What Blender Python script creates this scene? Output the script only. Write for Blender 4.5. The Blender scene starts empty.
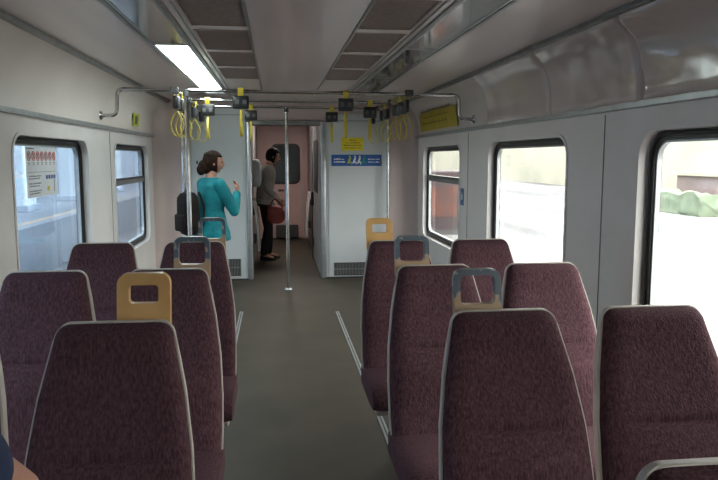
import bpy, bmesh, math, random
from mathutils import Vector as V, Matrix as M, noise
from mathutils.geometry import tessellate_polygon
random.seed(4)
PI = math.pi
sc = bpy.context.scene
COL = sc.collection

# ------------------------------------------------------------------ materials
def mat(name, col, rough=.5, metal=0, spec=.5, col2=None, nscale=8, stretch=(1, 1, 1), bump=0, bscale=None,
        emit=None, estr=0, coat=0, detail=4, lo=.35, hi=.65, bstretch=None):
    m = bpy.data.materials.new(name); m.use_nodes = True
    nt = m.node_tree; N = nt.nodes; L = nt.links
    b = N['Principled BSDF']
    b.inputs['Base Color'].default_value = (*col, 1)
    b.inputs['Roughness'].default_value = rough
    b.inputs['Metallic'].default_value = metal
    b.inputs['Specular IOR Level'].default_value = spec
    b.inputs['Coat Weight'].default_value = coat
    b.inputs['Coat Roughness'].default_value = .08
    if emit:
        b.inputs['Emission Color'].default_value = (*emit, 1); b.inputs['Emission Strength'].default_value = estr
    tc = N.new('ShaderNodeTexCoord')
    def noi(scale, st):
        mp = N.new('ShaderNodeMapping'); mp.inputs['Scale'].default_value = st
        L.new(tc.outputs['Object'], mp.inputs['Vector'])
        n = N.new('ShaderNodeTexNoise'); n.inputs['Scale'].default_value = scale; n.inputs['Detail'].default_value = detail
        L.new(mp.outputs[0], n.inputs['Vector']); return n
    if col2 is None: col2 = tuple(c * .9 for c in col)
    n = noi(nscale, stretch)
    r = N.new('ShaderNodeValToRGB')
    r.color_ramp.elements[0].position = lo; r.color_ramp.elements[1].position = hi
    r.color_ramp.elements[0].color = (*col2, 1); r.color_ramp.elements[1].color = (*col, 1)
    L.new(n.outputs['Fac'], r.inputs[0]); L.new(r.outputs[0], b.inputs['Base Color'])
    if bump:
        n2 = noi(bscale or nscale * 3, bstretch or stretch)
        bp = N.new('ShaderNodeBump'); bp.inputs['Strength'].default_value = bump; bp.inputs['Distance'].default_value = .01
        L.new(n2.outputs['Fac'], bp.inputs['Height']); L.new(bp.outputs[0], b.inputs['Normal'])
    return m

MT = {}
MT['wall'] = mat('wall_laminate', (.78, .745, .73), .36, col2=(.74, .705, .69), nscale=3)
MT['cove'] = mat('cove_plastic', (.72, .65, .60), .4, col2=(.67, .60, .555), nscale=2.5)
MT['coveglossy'] = mat('cove_cover_glossy', (.60, .52, .485), .13, col2=(.53, .455, .425), nscale=2, bump=.5, bscale=2.6, bstretch=(1, .7, 1), detail=1, coat=.6)
MT['ceil'] = mat('ceiling_panel', (.66, .57, .55), .22, col2=(.60, .515, .495), nscale=1.5, stretch=(3, .4, 1), bump=.1, bscale=1.6, detail=1)
MT['bulk'] = mat('bulkhead_beige', (.56, .46, .44), .45, col2=(.51, .415, .40), nscale=2)
MT['cab'] = mat('cabinet_white', (.50, .525, .535), .32, col2=(.46, .485, .495), nscale=2)
MT['pink'] = mat('vestibule_pink', (.62, .44, .40), .45, col2=(.56, .39, .36), nscale=2)
MT['dark'] = mat('dark_recess', (.03, .028, .026), .6)
MT['vest'] = mat('vestibule_grey', (.26, .25, .25), .4)
MT['floor'] = mat('floor_vinyl', (.062, .051, .035), .55, col2=(.044, .037, .026), nscale=2.2, bump=.08, bscale=60, spec=.25)
MT['rubber'] = mat('black_rubber', (.012, .012, .014), .35)
MT['alu'] = mat('aluminium', (.50, .52, .53), .32, metal=.7, col2=(.42, .44, .45), nscale=14)
MT['alud'] = mat('aluminium_dull', (.27, .27, .27), .4, metal=.5, col2=(.2, .2, .2), nscale=10)
MT['chrome'] = mat('chrome', (.62, .62, .62), .16, metal=1, col2=(.5, .5, .5), nscale=20)
MT['grille'] = mat('grille_mesh', (.36, .29, .265), .55, col2=(.30, .24, .22), nscale=30, bump=.5, bscale=90)
MT['fabric'] = mat('seat_fabric', (.150, .077, .092), .92, spec=.15, col2=(.058, .027, .033), nscale=110, stretch=(1.6, 1.6, .22), bump=.6, bscale=220, detail=3, lo=.3, hi=.72, bstretch=(1, 1, .4))
MT['fabricd'] = mat('seat_fabric_edge', (.05, .022, .027), .95, spec=.1, col2=(.03, .014, .018), nscale=60)
MT['shell'] = mat('seat_shell', (.66, .61, .55), .4, col2=(.54, .5, .45), nscale=9)
MT['steel'] = mat('painted_steel', (.07, .07, .072), .45)
MT['yellowgrip'] = mat('yellow_grip', (.84, .52, .20), .34, col2=(.74, .43, .15), nscale=14, lo=.3, hi=.6)
MT['strap'] = mat('yellow_strap', (.60, .47, .05), .4, col2=(.48, .37, .05), nscale=20)
MT['block'] = mat('black_block', (.018, .018, .02), .3)
MT['pale'] = mat('pale_mark', (.11, .11, .115), .5)
MT['ysign'] = mat('yellow_sign', (.72, .60, .02), .45, col2=(.66, .53, .02))
MT['ycove'] = mat('yellow_cove_sign', (.55, .44, .03), .5, col2=(.47, .37, .03))
MT['blue'] = mat('blue_sign', (.012, .09, .33), .4, col2=(.01, .08, .29))
MT['white'] = mat('white_print', (.8, .8, .8), .5)
MT['greenp'] = mat('green_print', (.02, .3, .15), .5)
MT['brownp'] = mat('brown_print', (.28, .18, .02), .5)
MT['paper'] = mat('poster_paper', (.78, .80, .84), .5)
MT['redp'] = mat('red_print', (.6, .03, .03), .5)
MT['greyp'] = mat('grey_print', (.25, .26, .29), .5)
MT['ygreen'] = mat('yellow_green_sticker', (.5, .55, .03), .5)
MT['skin'] = mat('skin', (.52, .27, .19), .5, col2=(.46, .23, .16), nscale=12)
MT['hair'] = mat('hair_brown', (.04, .018, .011), .75, spec=.15, col2=(.012, .007, .005), nscale=30, stretch=(4, 4, .6), bump=.8, bscale=60)
MT['hairb'] = mat('hair_black', (.012, .010, .010), .75, spec=.15, col2=(.006, .005, .005), nscale=30, bump=.8, bscale=60)
MT['teal'] = mat('teal_knit', (.0, .26, .30), .75, col2=(.0, .17, .21), nscale=9, stretch=(1, 1, 1), bump=.4, bscale=22)
MT['jeans'] = mat('dark_trousers', (.03, .034, .045), .8)
MT['black'] = mat('black_cloth', (.012, .011, .012), .8)
MT['greige'] = mat('grey_beige_cloth', (.46, .42, .38), .8, col2=(.34, .31, .28), nscale=8, bump=.4, bscale=16)
MT['navy'] = mat('navy_cloth', (.012, .030, .09), .8, col2=(.008, .02, .065), nscale=10, bump=.4, bscale=18)
MT['redbag'] = mat('red_bag', (.33, .06, .045), .65, col2=(.2, .035, .03), nscale=12, bump=.4)
MT['bag'] = mat('brown_black_bag', (.028, .021, .019), .9, spec=.15, col2=(.02, .016, .015), nscale=10, bump=.5)
MT['palebag'] = mat('pale_bag', (.72, .78, .80), .6)
MT['eye'] = mat('eye_dark', (.02, .012, .01), .2)
MT['lip'] = mat('lip', (.38, .12, .1), .45)
MT['tipseat'] = mat('tip_seat_white', (.62, .62, .60), .4)
# outside
MT['platR'] = mat('platform_right', (.34, .33, .32), .8, col2=(.10, .10, .105), nscale=.9, stretch=(1, .1, 1), detail=1)
MT['platL'] = mat('platform_left', (.15, .165, .20), .8, col2=(.09, .105, .13), nscale=.7, stretch=(1, .1, 1), detail=1)
MT['track'] = mat('track_bed', (.12, .13, .15), .9, col2=(.05, .055, .065), nscale=1.6, stretch=(1, .04, 1), detail=2)
MT['rail'] = mat('rail_steel', (.42, .45, .5), .4, metal=.4)
MT['orange'] = mat('orange_line', (.28, .19, .12), .7, col2=(.2, .16, .13), nscale=2)
MT['pillar'] = mat('station_white', (.46, .50, .54), .6, col2=(.40, .44, .49), nscale=.8)
MT['swall'] = mat('station_wall', (.30, .335, .39), .7, col2=(.17, .20, .26), nscale=.45, stretch=(1, 1, .2), detail=1)
MT['cream'] = mat('cream_wall', (.46, .44, .34), .8, col2=(.38, .37, .29), nscale=.4, detail=1)
MT['redk'] = mat('kiosk_maroon', (.045, .022, .026), .6, col2=(.03, .018, .022), nscale=1.5)
MT['redo'] = mat('kiosk_orange', (.16, .038, .015), .6, col2=(.05, .02, .018), nscale=3)
MT['redh'] = mat('far_red', (.26, .19, .18), .8)
MT['greenh'] = mat('hedge_green', (.20, .24, .17), .9, col2=(.15, .19, .13), nscale=4)

def worn_mat():
    # dark blue-grey plastic rubbed down to tan at the lower cross-piece and in chips
    m = bpy.data.materials.new('worn_grip'); m.use_nodes = True
    nt = m.node_tree; N = nt.nodes; L = nt.links; b = N['Principled BSDF']
    tc = N.new('ShaderNodeTexCoord'); sx = N.new('ShaderNodeSeparateXYZ'); L.new(tc.outputs['Object'], sx.inputs[0])
    n = N.new('ShaderNodeTexNoise'); n.inputs['Scale'].default_value = 38; n.inputs['Detail'].default_value = 5; L.new(tc.outputs['Object'], n.inputs['Vector'])
    mr = N.new('ShaderNodeMapRange'); mr.inputs['From Min'].default_value = 1.10; mr.inputs['From Max'].default_value = 1.055
    mr.inputs['To Min'].default_value = -.16; mr.inputs['To Max'].default_value = .2; L.new(sx.outputs['Z'], mr.inputs['Value'])
    a = N.new('ShaderNodeMath'); a.operation = 'ADD'; L.new(n.outputs['Fac'], a.inputs[0]); L.new(mr.outputs[0], a.inputs[1])
    r = N.new('ShaderNodeValToRGB'); e = r.color_ramp.elements
    e[0].position = .42; e[0].color = (.11, .15, .185, 1); e[1].position = .56; e[1].color = (.52, .36, .22, 1)
    k = r.color_ramp.elements.new(.47); k.color = (.33, .35, .34, 1)
    L.new(a.outputs[0], r.inputs[0]); L.new(r.outputs[0], b.inputs['Base Color'])
    b.inputs['Roughness'].default_value = .35
    return m
MT['worn'] = worn_mat()

def lamp_mat(name, col, s):
    m = bpy.data.materials.new(name); m.use_nodes = True
    N = m.node_tree.nodes; b = N['Principled BSDF']
    b.inputs['Base Color'].default_value = (.8, .8, .8, 1); b.inputs['Emission Color'].default_value = (*col, 1)
    b.inputs['Emission Strength'].default_value = s; b.inputs['Roughness'].default_value = .3
    return m
MT['lamp'] = lamp_mat('lamp_lit', (.86, 1, .97), 9)
MT['lampfill'] = lamp_mat('lamp_added_fill', (1, .86, .8), 22)  # glow of the added fill lamp in the passage
MT['lampoff'] = mat('lamp_cover_off', (.20, .205, .195), .12, col2=(.12, .13, .12), nscale=2.5, coat=.8, bump=.2, bscale=2.5, detail=1)

def glass_mat(name, tint, refl):
    m = bpy.data.materials.new(name); m.use_nodes = True
    nt = m.node_tree; N = nt.nodes; L = nt.links
    N.remove(N['Principled BSDF'])
    t = N.new('ShaderNodeBsdfTransparent'); t.inputs[0].default_value = (*tint, 1)
    g = N.new('ShaderNodeBsdfGlossy'); g.inputs['Roughness'].default_value = .04
    fr = N.new('ShaderNodeFresnel'); ge = N.new('ShaderNodeNewGeometry')
    io = N.new('ShaderNodeMapRange'); io.inputs['To Min'].default_value = 1.5; io.inputs['To Max'].default_value = 1 / 1.5   # same pane seen from its back face
    L.new(ge.outputs['Backfacing'], io.inputs['Value']); L.new(io.outputs[0], fr.inputs[0])
    mu = N.new('ShaderNodeMath'); mu.operation = 'MULTIPLY'; mu.inputs[1].default_value = refl; L.new(fr.outputs[0], mu.inputs[0])
    x = N.new('ShaderNodeMixShader'); L.new(mu.outputs[0], x.inputs[0]); L.new(t.outputs[0], x.inputs[1]); L.new(g.outputs[0], x.inputs[2])
    L.new(x.outputs[0], N['Material Output'].inputs[0])
    return m
MT['glass'] = glass_mat('window_glass', (.9, .93, .93), 1)
MT['glassL'] = glass_mat('window_glass_tinted', (.66, .76, .84), 1.3)
MT['glassd'] = mat('dark_glass', (.05, .07, .075), .12, spec=.7)

# ------------------------------------------------------------------ helpers
def link(name, bm, m, parent=None, smooth=None):
    me = bpy.data.meshes.new(name)
    bmesh.ops.recalc_face_normals(bm, faces=bm.faces[:])
    bm.to_mesh(me); bm.free()
    for k in (m if isinstance(m, (list, tuple)) else [m]): me.materials.append(MT[k])
    if smooth:
        for p in me.polygons: p.use_smooth = True
        if smooth is not True: me.set_sharp_from_angle(angle=math.radians(smooth))
    o = bpy.data.objects.new(name, me); COL.objects.link(o)
    if parent: o.parent = parent
    return o
def tag(o, label, cat, group=None):
    o['label'] = label; o['category'] = cat
    if group: o['group'] = group
    return o
def struct(o, label=None):
    o['kind'] = 'structure'
    if label: o['label'] = label
    return o
def thing(name, label, cat, loc=(0, 0, 0), group=None, rz=0):
    o = bpy.data.objects.new(name, None); COL.objects.link(o); o.empty_display_size = .1
    o.location = loc; o.rotation_euler = (0, 0, rz)
    return tag(o, label, cat, group)
def dup(root, loc, label, rz=None):
    r = root.copy(); COL.objects.link(r); r.location = loc; r['label'] = label
    if rz is not None: r.rotation_euler = (0, 0, rz)
    for ch in list(root.children):
        c = ch.copy(); COL.objects.link(c); c.parent = r
        for g in ch.children:
            d = g.copy(); COL.objects.link(d); d.parent = c
    return r
def box(bm, x0, x1, y0, y1, z0, z1, bev=0, seg=2, mi=0):
    r = bmesh.ops.create_cube(bm, size=1)
    vs = r['verts']
    for v in vs:
        v.co = V((x0 + (v.co.x + .5) * (x1 - x0), y0 + (v.co.y + .5) * (y1 - y0), z0 + (v.co.z + .5) * (z1 - z0)))
    fs = set(f for v in vs for f in v.link_faces)
    for f in fs: f.material_index = mi
    if bev:
        es = set(e for v in vs for e in v.link_edges)
        bmesh.ops.bevel(bm, geom=list(es), offset=bev, segments=seg, affect='EDGES', profile=.5)
    return bm
def sweep(bm, pts, r, n=10, closed=False, cap=True):
    pts = [V(p) for p in pts]; k = len(pts); rings = []
    rr = r if isinstance(r, (list, tuple)) else [r] * k
    up = None
    for i, p in enumerate(pts):
        a = pts[(i - 1) % k] if (closed or i > 0) else p
        b = pts[(i + 1) % k] if (closed or i < k - 1) else p
        t = (b - a).normalized()
        if up is None:
            up = t.orthogonal().normalized()
        up = (up - t * up.dot(t)).normalized()
        s = t.cross(up)
        rings.append([bm.verts.new(p + (up * math.cos(q) + s * math.sin(q)) * rr[i]) for q in [2 * PI * j / n for j in range(n)]])
    for i in range(k if closed else k - 1):
        A, B = rings[i], rings[(i + 1) % k]
        for j in range(n):
            bm.faces.new((A[j], A[(j + 1) % n], B[(j + 1) % n], B[j]))
    if cap and not closed:
        bm.faces.new(rings[0][::-1]); bm.faces.new(rings[-1])
    return bm
def rounded(pts, r, seg=5):
    pts = [V(p) for p in pts]; out = [pts[0]]
    for i in range(1, len(pts) - 1):
        a, p, b = pts[i - 1], pts[i], pts[i + 1]
        A = p + (a - p).normalized() * r; B = p + (b - p).normalized() * r
        for s in range(seg + 1):
            t = s / seg
            out.append(A.lerp(p, t).lerp(p.lerp(B, t), t))
    out.append(pts[-1]); return out
def rrect(w0, w1, h0, h1, r, seg=6):
    out = []
    for cx, cy, a0 in ((w1 - r, h1 - r, 0), (w0 + r, h1 - r, 90), (w0 + r, h0 + r, 180), (w1 - r, h0 + r, 270)):
        for s in range(seg + 1):
            a = math.radians(a0 + 90 * s / seg)
            out.append((cx + r * math.cos(a), cy + r * math.sin(a)))
    return out
def plate(bm, outer, holes, f0, f1, mi=0):
    """solid plate with holes; outer/holes are 2-D loops; f0, f1 map (u,v) to the two faces"""
    loops = [outer] + holes
    flat = [V((p[0], p[1], 0)) for l in loops for p in l]
    tris = tessellate_polygon([[V((p[0], p[1], 0)) for p in l] for l in loops])
    A = [bm.verts.new(f0(p.x, p.y)) for p in flat]; B = [bm.verts.new(f1(p.x, p.y)) for p in flat]
    fs = []
    for t in tris:
        for W in (A, B):
            try: fs.append(bm.faces.new([W[i] for i in t]))
            except ValueError: pass
    o = 0
    for l in loops:
        n = len(l)
        for i in range(n):
            j = (i + 1) % n
            fs.append(bm.faces.new((A[o + i], A[o + j], B[o + j], B[o + i])))
        o += n
    for f in fs: f.material_index = mi
    return bm

CX = .155                      # centre line of the coach
WL, WR = -1.39, 1.70           # side walls
YB, YP, YE = -2.2, 8.35, 12.5  # rear end, partition, vestibule end
ZT = 1.70                      # top of side wall
ZC = 2.13                      # ceiling
WZ0, WZ1 = .56, 1.575
WINS = [(-1.0, .60), (1.5, 3.08), (3.9, 5.4), (6.27, 7.85)]

# ------------------------------------------------------------------ shell of the coach
bm = bmesh.new(); box(bm, WL - .12, WR + .12, YB - .1, YE + .1, -.12, 0)
struct(link('floor', bm, 'floor'))
for side, X, s in (('left', WL, -1), ('right', WR, 1)):
    bm = bmesh.new()
    plate(bm, [(YB, 0), (YP, 0), (YP, ZT), (YB, ZT)], [rrect(a, b, WZ0, WZ1, .13) for a, b in WINS],
          lambda u, v: V((X, u, v)), lambda u, v: V((X + s * .085, u, v)))
    w = struct(link('wall_' + side, bm, 'wall', smooth=40))
    for yy in (6.12 if side == 'left' else 6.0, 3.44, 1.0, -1.5):      # joints between wall panels
        bm = bmesh.new(); box(bm, X - .002, X + .002, yy - .004, yy + .004, .02, ZT - .03); link('panel_joint', bm, 'steel', w)
    bm = bmesh.new(); box(bm, min(X, X - s * .02), max(X, X - s * .02), YB, YP, 0, .1, .004)
    struct(link('baseboard_' + side, bm, 'alud'))
# end wall behind the camera
bm = bmesh.new(); box(bm, WL - .1, WR + .1, YB - .08, YB, 0, 2.3); struct(link('wall_back', bm, 'wall'))

# cove (curved shoulder from wall to ceiling)
def cove_pt(s, t, off=0):
    # t 0..1 from wall top to cove rail, in the cross-section plane
    P = [V((1.545, ZT)), V((1.555, 1.86)), V((1.53, 2.03)), V((1.385, 2.105))]
    a = (1 - t) ** 3; b = 3 * t * (1 - t) ** 2; c = 3 * t * t * (1 - t); d = t ** 3
    p = P[0] * a + P[1] * b + P[2] * c + P[3] * d
    q = p + (V((.9, 1.6)) - p).normalized() * off
    return V((CX + s * q.x, 0, q.y))
def cove(bm, s, y0, y1, off=0, n=14, m=1, bulge=None):
    g = [[bm.verts.new(cove_pt(s, j / n, off + (bulge(i / m, j / n) if bulge else 0)) + V((0, y0 + (y1 - y0) * i / m, 0))) for j in range(n + 1)] for i in range(m + 1)]
    for i in range(m):
        for j in range(n):
            bm.faces.new((g[i][j], g[i + 1][j], g[i + 1][j + 1], g[i][j + 1]))
def cove_solid(bm, s, y0, y1, off0, off1, n=14):
    a = [[bm.verts.new(cove_pt(s, j / n, o) + V((0, y, 0))) for j in range(n + 1)] for y in (y0, y1) for o in (off0, off1)]
    A, B, C, D = a  # y0 off0, y0 off1, y1 off0, y1 off1
    for P, Q in ((A, C), (B, D), (A, B), (C, D)):
        for j in range(n): bm.faces.new((P[j], P[j + 1], Q[j + 1], Q[j]))
    for j in (0, n): bm.faces.new((A[j], B[j], D[j], C[j]))
for side, s in (('left', -1), ('right', 1)):
    bm = bmesh.new(); cove_solid(bm, s, YB, YP, -.03, 0)
    struct(link('wall_cove_' + side, bm, 'cove', smooth=50))
    # rail strips along the coach
    bm = bmesh.new(); X = WL if s < 0 else WR
    box(bm, min(X + s * .01, X - s * .022), max(X + s * .01, X - s * .022), YB, YP, ZT - .017, ZT + .017, .005)
    struct(link('trim_%d' % (1 if s < 0 else 2), bm, 'alu'))
    bm = bmesh.new(); xc = CX + s * 1.375
    box(bm, xc - .022, xc + .022, YB, YP, 2.083, 2.118, .006)
    struct(link('trim_%d' % (3 if s < 0 else 4), bm, 'alud'))
# glossy cover panels on the right cove
segs = [(4.12, 5.40), (3.06, 4.105), (1.95, 3.045), (.75, 1.93), (-.45, .73), (-1.65, -.47)]
for k, (y0, y1) in enumerate(segs):
    bm = bmesh.new()
    def bul(u, t, k=k):
        e = min(1, (min(u, 1 - u) / .04)) if k == 0 else min(1, min(u, 1 - u) / .012)
        e = math.sqrt(max(0, 1 - (1 - e) ** 2)); f = min(1, min(t, 1 - t) / .12); f = math.sqrt(max(0, 1 - (1 - f) ** 2))
        return .004 + (.030 if k == 0 else .032) * min(e, f) + .010 * noise.noise(V((u * 5 + k * 3, t * 3, 1)))
    cove(bm, 1, y0, y1, 0, 20, 60, bul)
    o = link('cove_cover', bm, 'coveglossy', smooth=True); struct(o)
    o.name = 'trim_%d' % (5 + k)

# ceiling with pockets for vents and lamps
bm = bmesh.new()
vy = [(-1.75 + .8 * k, -1.75 + .8 * k + .68) for k in range(10)]
ly = [(-1.85 + 1.555 * k, -1.85 + 1.555 * k + 1.53) for k in range(6)]
vh = [(CX + sx * .28, CX + sx * .58, a, b) for sx in (-1, 1) for a, b in vy]
lh = [(CX + sx * .66, CX + sx * .87, a, b) for sx in (-1, 1) for a, b in ly]
holes = []
for x0, x1, a, b in vh + lh:
    x0, x1 = sorted((x0, x1)); holes.append([(x0, a), (x1, a), (x1, b), (x0, b)])
plate(bm, [(CX - 1.39, YB), (CX + 1.39, YB), (CX + 1.39, YP), (CX - 1.39, YP)], holes,
      lambda u, v: V((u, v, ZC - max(0, abs(u - CX) - .9) * .05)), lambda u, v: V((u, v, ZC + .05)))
ce = struct(link('ceiling', bm, 'ceil'))
bm = bmesh.new()
for i, x in enumerate((-.28, -.6, .28, .6)):
    box(bm, CX + x - .005, CX + x + .005, YB, YP, ZC - .006, ZC - .0005)
link('ceiling_seam', bm, 'alud', ce)
bm = bmesh.new()
for sx in (-1, 1):
    for d in (.645, .885):
        x = CX + sx * d; box(bm, x - .012, x + .012, YB, YP, ZC - .010, ZC - .0005, .003)
link('lamp_edge_strip', bm, 'alud', ce)
bm = bmesh.new(); box(bm, CX - 1.5, CX + 1.5, YB, YP, ZC + .12, ZC + .16); struct(link('ceiling_roof', bm, 'dark'))

names = ['first', 'second', 'third', 'fourth', 'fifth', 'sixth', 'seventh', 'eighth', 'ninth', 'tenth']
def vent_mesh():
    bm = bmesh.new(); box(bm, -.148, .148, -.338, .338, .012, .02)
    return bm
proto = None; cnt = {-1: 0, 1: 0}
for sx in (-1, 1):
    for a, b in vy:
        if a < 2.0 or b > 7: continue
        loc = (CX + sx * .43, (a + b) / 2, ZC)
        lab = '%s dark grille panel from the camera end in the %s ceiling row' % (names[cnt[sx]], 'left' if sx < 0 else 'right'); cnt[sx] += 1
        if proto is None:
            proto = thing('ceiling_vent', lab, 'vent', loc, 'ceiling grilles in two rows')
            link('grille_panel', vent_mesh(), 'grille', proto)
            bm = bmesh.new(); plate(bm, [(-.15, -.34), (.15, -.34), (.15, .34), (-.15, .34)], [[(-.138, -.33), (.138, -.33), (.138, .33), (-.138, .33)]],
                                    lambda u, v: V((u, v, -.004)), lambda u, v: V((u, v, .012)))
            link('frame', bm, 'grille', proto)
            bm = bmesh.new()
            for i in range(24): 
                y = -.32 + i * .0278; box(bm, -.14, .14, y - .003, y + .003, .002, .011)
            link('slats', bm, 'grille', proto)
        else: dup(proto, loc, lab)
# close the vents not in view with a plain strip behind
bm = bmesh.new()
for sx in (-1, 1):
    for a, b in vy:
        if a < 2.0 or b > 7:
            x0, x1 = sorted((CX + sx * .28, CX + sx * .58)); box(bm, x0, x1, a, b, ZC + .01, ZC + .03)
link('blank_panel', bm, 'grille', ce)

lnames = {3: ('third', ''), 4: ('', '')}
li = 0
for sx in (-1, 1):
    for k, (a, b) in enumerate(ly):
        if b < 1.3: 
            bm = bmesh.new(); x0, x1 = sorted((CX + sx * .66, CX + sx * .87)); box(bm, x0, x1, a, b, ZC + .005, ZC + .03); link('blank_cover', bm, 'lampoff', ce); continue
        lit = sx < 0 and k >= 4
        side = 'left' if sx < 0 else 'right'
        order = {2: 'nearest', 3: 'second nearest', 4: 'third nearest', 5: 'farthest'}[k]
        lab = ('glowing white ceiling lamp, %s of the two lit on the left' % ('nearer' if k == 4 else 'farther')) if lit else \
              ('unlit grey glossy lamp cover in the %s ceiling strip, %s of its row' % (side, order))
        t = thing('ceiling_lamp', lab, 'ceiling lamp', (CX + sx * .765, (a + b) / 2, ZC), 'ceiling lamps')
        h = (b - a) / 2 
        bm = bmesh.new(); box(bm, -.094, .094, -h + .012, h - .012, -.004, .02, .004); link('diffuser', bm, 'lamp' if lit else 'lampoff', t)
        bm = bmesh.new(); plate(bm, [(-.104, -h), (.104, -h), (.104, h), (-.104, h)], [[(-.095, -h + .01), (.095, -h + .01), (.095, h - .01), (-.095, h - .01)]],
                                lambda u, v: V((u, v, -.006)), lambda u, v: V((u, v, .02)))
        link('frame', bm, 'alu', t)

# ------------------------------------------------------------------ windows
wn = 0
for s, X, gm in ((-1, WL, 'glassL'), (1, WR, 'glass')):
    for k, (a, b) in enumerate(WINS):
        wn += 1
        t = bpy.data.objects.new('window_%d' % wn, None); COL.objects.link(t); t.location = (X, (a + b) / 2, 0); struct(t)
        h = (b - a) / 2
        g = .002
        bm = bmesh.new()
        plate(bm, rrect(-h + g, h - g, WZ0 + g, WZ1 - g, .128), [rrect(-h + .052, h - .052, WZ0 + .052, WZ1 - .045, .09)],
              lambda u, v: V((s * .045, u, v)), lambda u, v: V((s * .083, u, v)))
        sweep(bm, [V((s * .046, u, v)) for u, v in rrect(-h + .02, h - .02, WZ0 + .02, WZ1 - .018, .11)], .012, 8, closed=True)
        link('gasket', bm, 'rubber', t, smooth=40)
        bm = bmesh.new()
        plate(bm, rrect(-h + .05, h - .05, WZ0 + .05, WZ1 - .043, .092), [rrect(-h + .062, h - .062, WZ0 + .062, WZ1 - .055, .082)],
              lambda u, v: V((s * .052, u, v)), lambda u, v: V((s * .075, u, v)))
        link('inner_frame', bm, 'alu', t, smooth=40)
        bm = bmesh.new()
        plate(bm, rrect(-h + .054, h - .054, WZ0 + .054, WZ1 - .047, .09), [], lambda u, v: V((s * .066, u, v)), lambda u, v: V((s * .072, u, v)))
        link('glass_pane', bm, gm, t)
        # pale lip round the opening on the wall
        bm = bmesh.new()
        plate(bm, rrect(-h - .02, h + .02, WZ0 - .02, WZ1 + .02, .15), [rrect(-h, h, WZ0, WZ1, .13)],
              lambda u, v: V((-s * .006, u, v)), lambda u, v: V((-s * .0002, u, v)))
        link('window_surround', bm, 'wall', t, smooth=40)
        if k == 3:   # hopper light with a cross rail
            bm = bmesh.new(); box(bm, min(s * .035, s * .082), max(s * .035, s * .082), -h + .05, h - .05, 1.195, 1.245, .008)
            link('transom_rail', bm, 'alud', t)
            bm = bmesh.new(); box(bm, min(s * .03, s * .08), max(s * .03, s * .08), -h + .05, h - .05, 1.247, 1.262, .004)
            link('transom_seal', bm, 'rubber', t)
        # daylight portal in the opening
        ld = bpy.data.lights.new('daylight_portal', 'AREA'); ld.shape = 'RECTANGLE'; ld.size = 1.0; ld.size_y = b - a; ld.cycles.is_portal = True
        lo = bpy.data.objects.new('daylight_portal', ld); COL.objects.link(lo)
        lo.location = (X + s * .1, (a + b) / 2, (WZ0 + WZ1) / 2); lo.rotation_euler = (0, s * PI / 2, 0)

# ------------------------------------------------------------------ far partition and vestibule
DX0, DX1, DZ = -.29, .55, 1.83
bm = bmesh.new()
prof = [(WL, 0), (DX0, 0), (DX0, DZ), (DX1, DZ), (DX1, 0), (WR, 0), (WR, ZT)]
for s, rng in ((1, range(0, 15)), (-1, range(14, -1, -1))):
    prof += [(cove_pt(s, j / 14).x, cove_pt(s, j / 14).z) for j in rng]
    if s == 1: prof += [(CX + .9, ZC + .04), (CX - .9, ZC + .04)]
prof += [(WL, ZT)]
cl = []
for p in prof:
    if not cl or (abs(p[0] - cl[-1][0]) + abs(p[1] - cl[-1][1])) > 1e-4: cl.append(p)
plate(bm, cl, [], lambda u, v: V((u, YP - .04, v)), lambda u, v: V((u, YP + .06, v)))
struct(link('wall_far', bm, 'bulk', smooth=40))
# curved corner fillets between side wall and partition
for s, X, n in ((-1, WL, 20), (1, WR, 21)):
    bm = bmesh.new(); R = .16
    ring = [(X - s * (R - R * math.cos(a)), YP - .04 - (R - R * math.sin(a))) for a in [PI / 2 * i / 10 for i in range(11)]] 
    A = [bm.verts.new((x, y, .0)) for x, y in ring]; B = [bm.verts.new((x, y, 2.09)) for x, y in ring]
    for i in range(10): bm.faces.new((A[i], A[i + 1], B[i + 1], B[i]))
    for W in (A, B):
        c = bm.verts.new((X, YP - .04, W[0].co.z))
        for i in range(10): bm.faces.new((W[i], W[i + 1], c))
    struct(link('trim_%d' % n, bm, 'bulk', smooth=40))

def cab_door(n, x0, x1, z1, vx0, vx1, vz0, vz1, hx):
    t = bpy.data.objects.new('door_%d' % n, None); COL.objects.link(t); t.location = ((x0 + x1) / 2, YP - .04, 0); struct(t)
    c = (x0 + x1) / 2
    bm = bmesh.new(); box(bm, x0 - c, x1 - c, -.05, 0, .0, z1, .008)
    link('cabinet_body', bm, 'cab', t)
    bm = bmesh.new()
    plate(bm, rrect(x0 - c + .035, x1 - c - .035, .02, z1 - .1, .012, 3), [rrect(vx0 - c, vx1 - c, vz0, vz1, .005, 2)],
          lambda u, v: V((u, -.062, v)), lambda u, v: V((u, -.051, v)))
    link('panel', bm, 'cab', t)
    bm = bmesh.new(); box(bm, vx0 - c, vx1 - c, -.054, -.050, vz0, vz1, mi=1)
    k = int((vx1 - vx0) / .018)
    for i in range(k):
        x = vx0 - c + (i + .5) * (vx1 - vx0) / k; box(bm, x - .004, x + .004, -.062, -.054, vz0 + .01, vz1 - .01, mi=0)
    m = (vz0 + vz1) / 2; box(bm, vx0 - c, vx1 - c, -.063, -.055, m - .006, m + .006)
    link('air_grille', bm, ['alud', 'dark'], t)
    bm = bmesh.new(); box(bm, hx - c - .012, hx - c + .012, -.07, -.062, 1.38, 1.42, .003); link('lock', bm, 'steel', t)
    bm = bmesh.new(); box(bm, x0 - c, x1 - c, -.066, -.06, 0, .018); link('kick_strip', bm, 'dark', t)
    bm = bmesh.new(); box(bm, x0 - c + .03, x1 - c - .03, -.0545, -.0505, z1 - .085, z1 - .079); link('joint_line', bm, 'steel', t)
    return t
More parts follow.
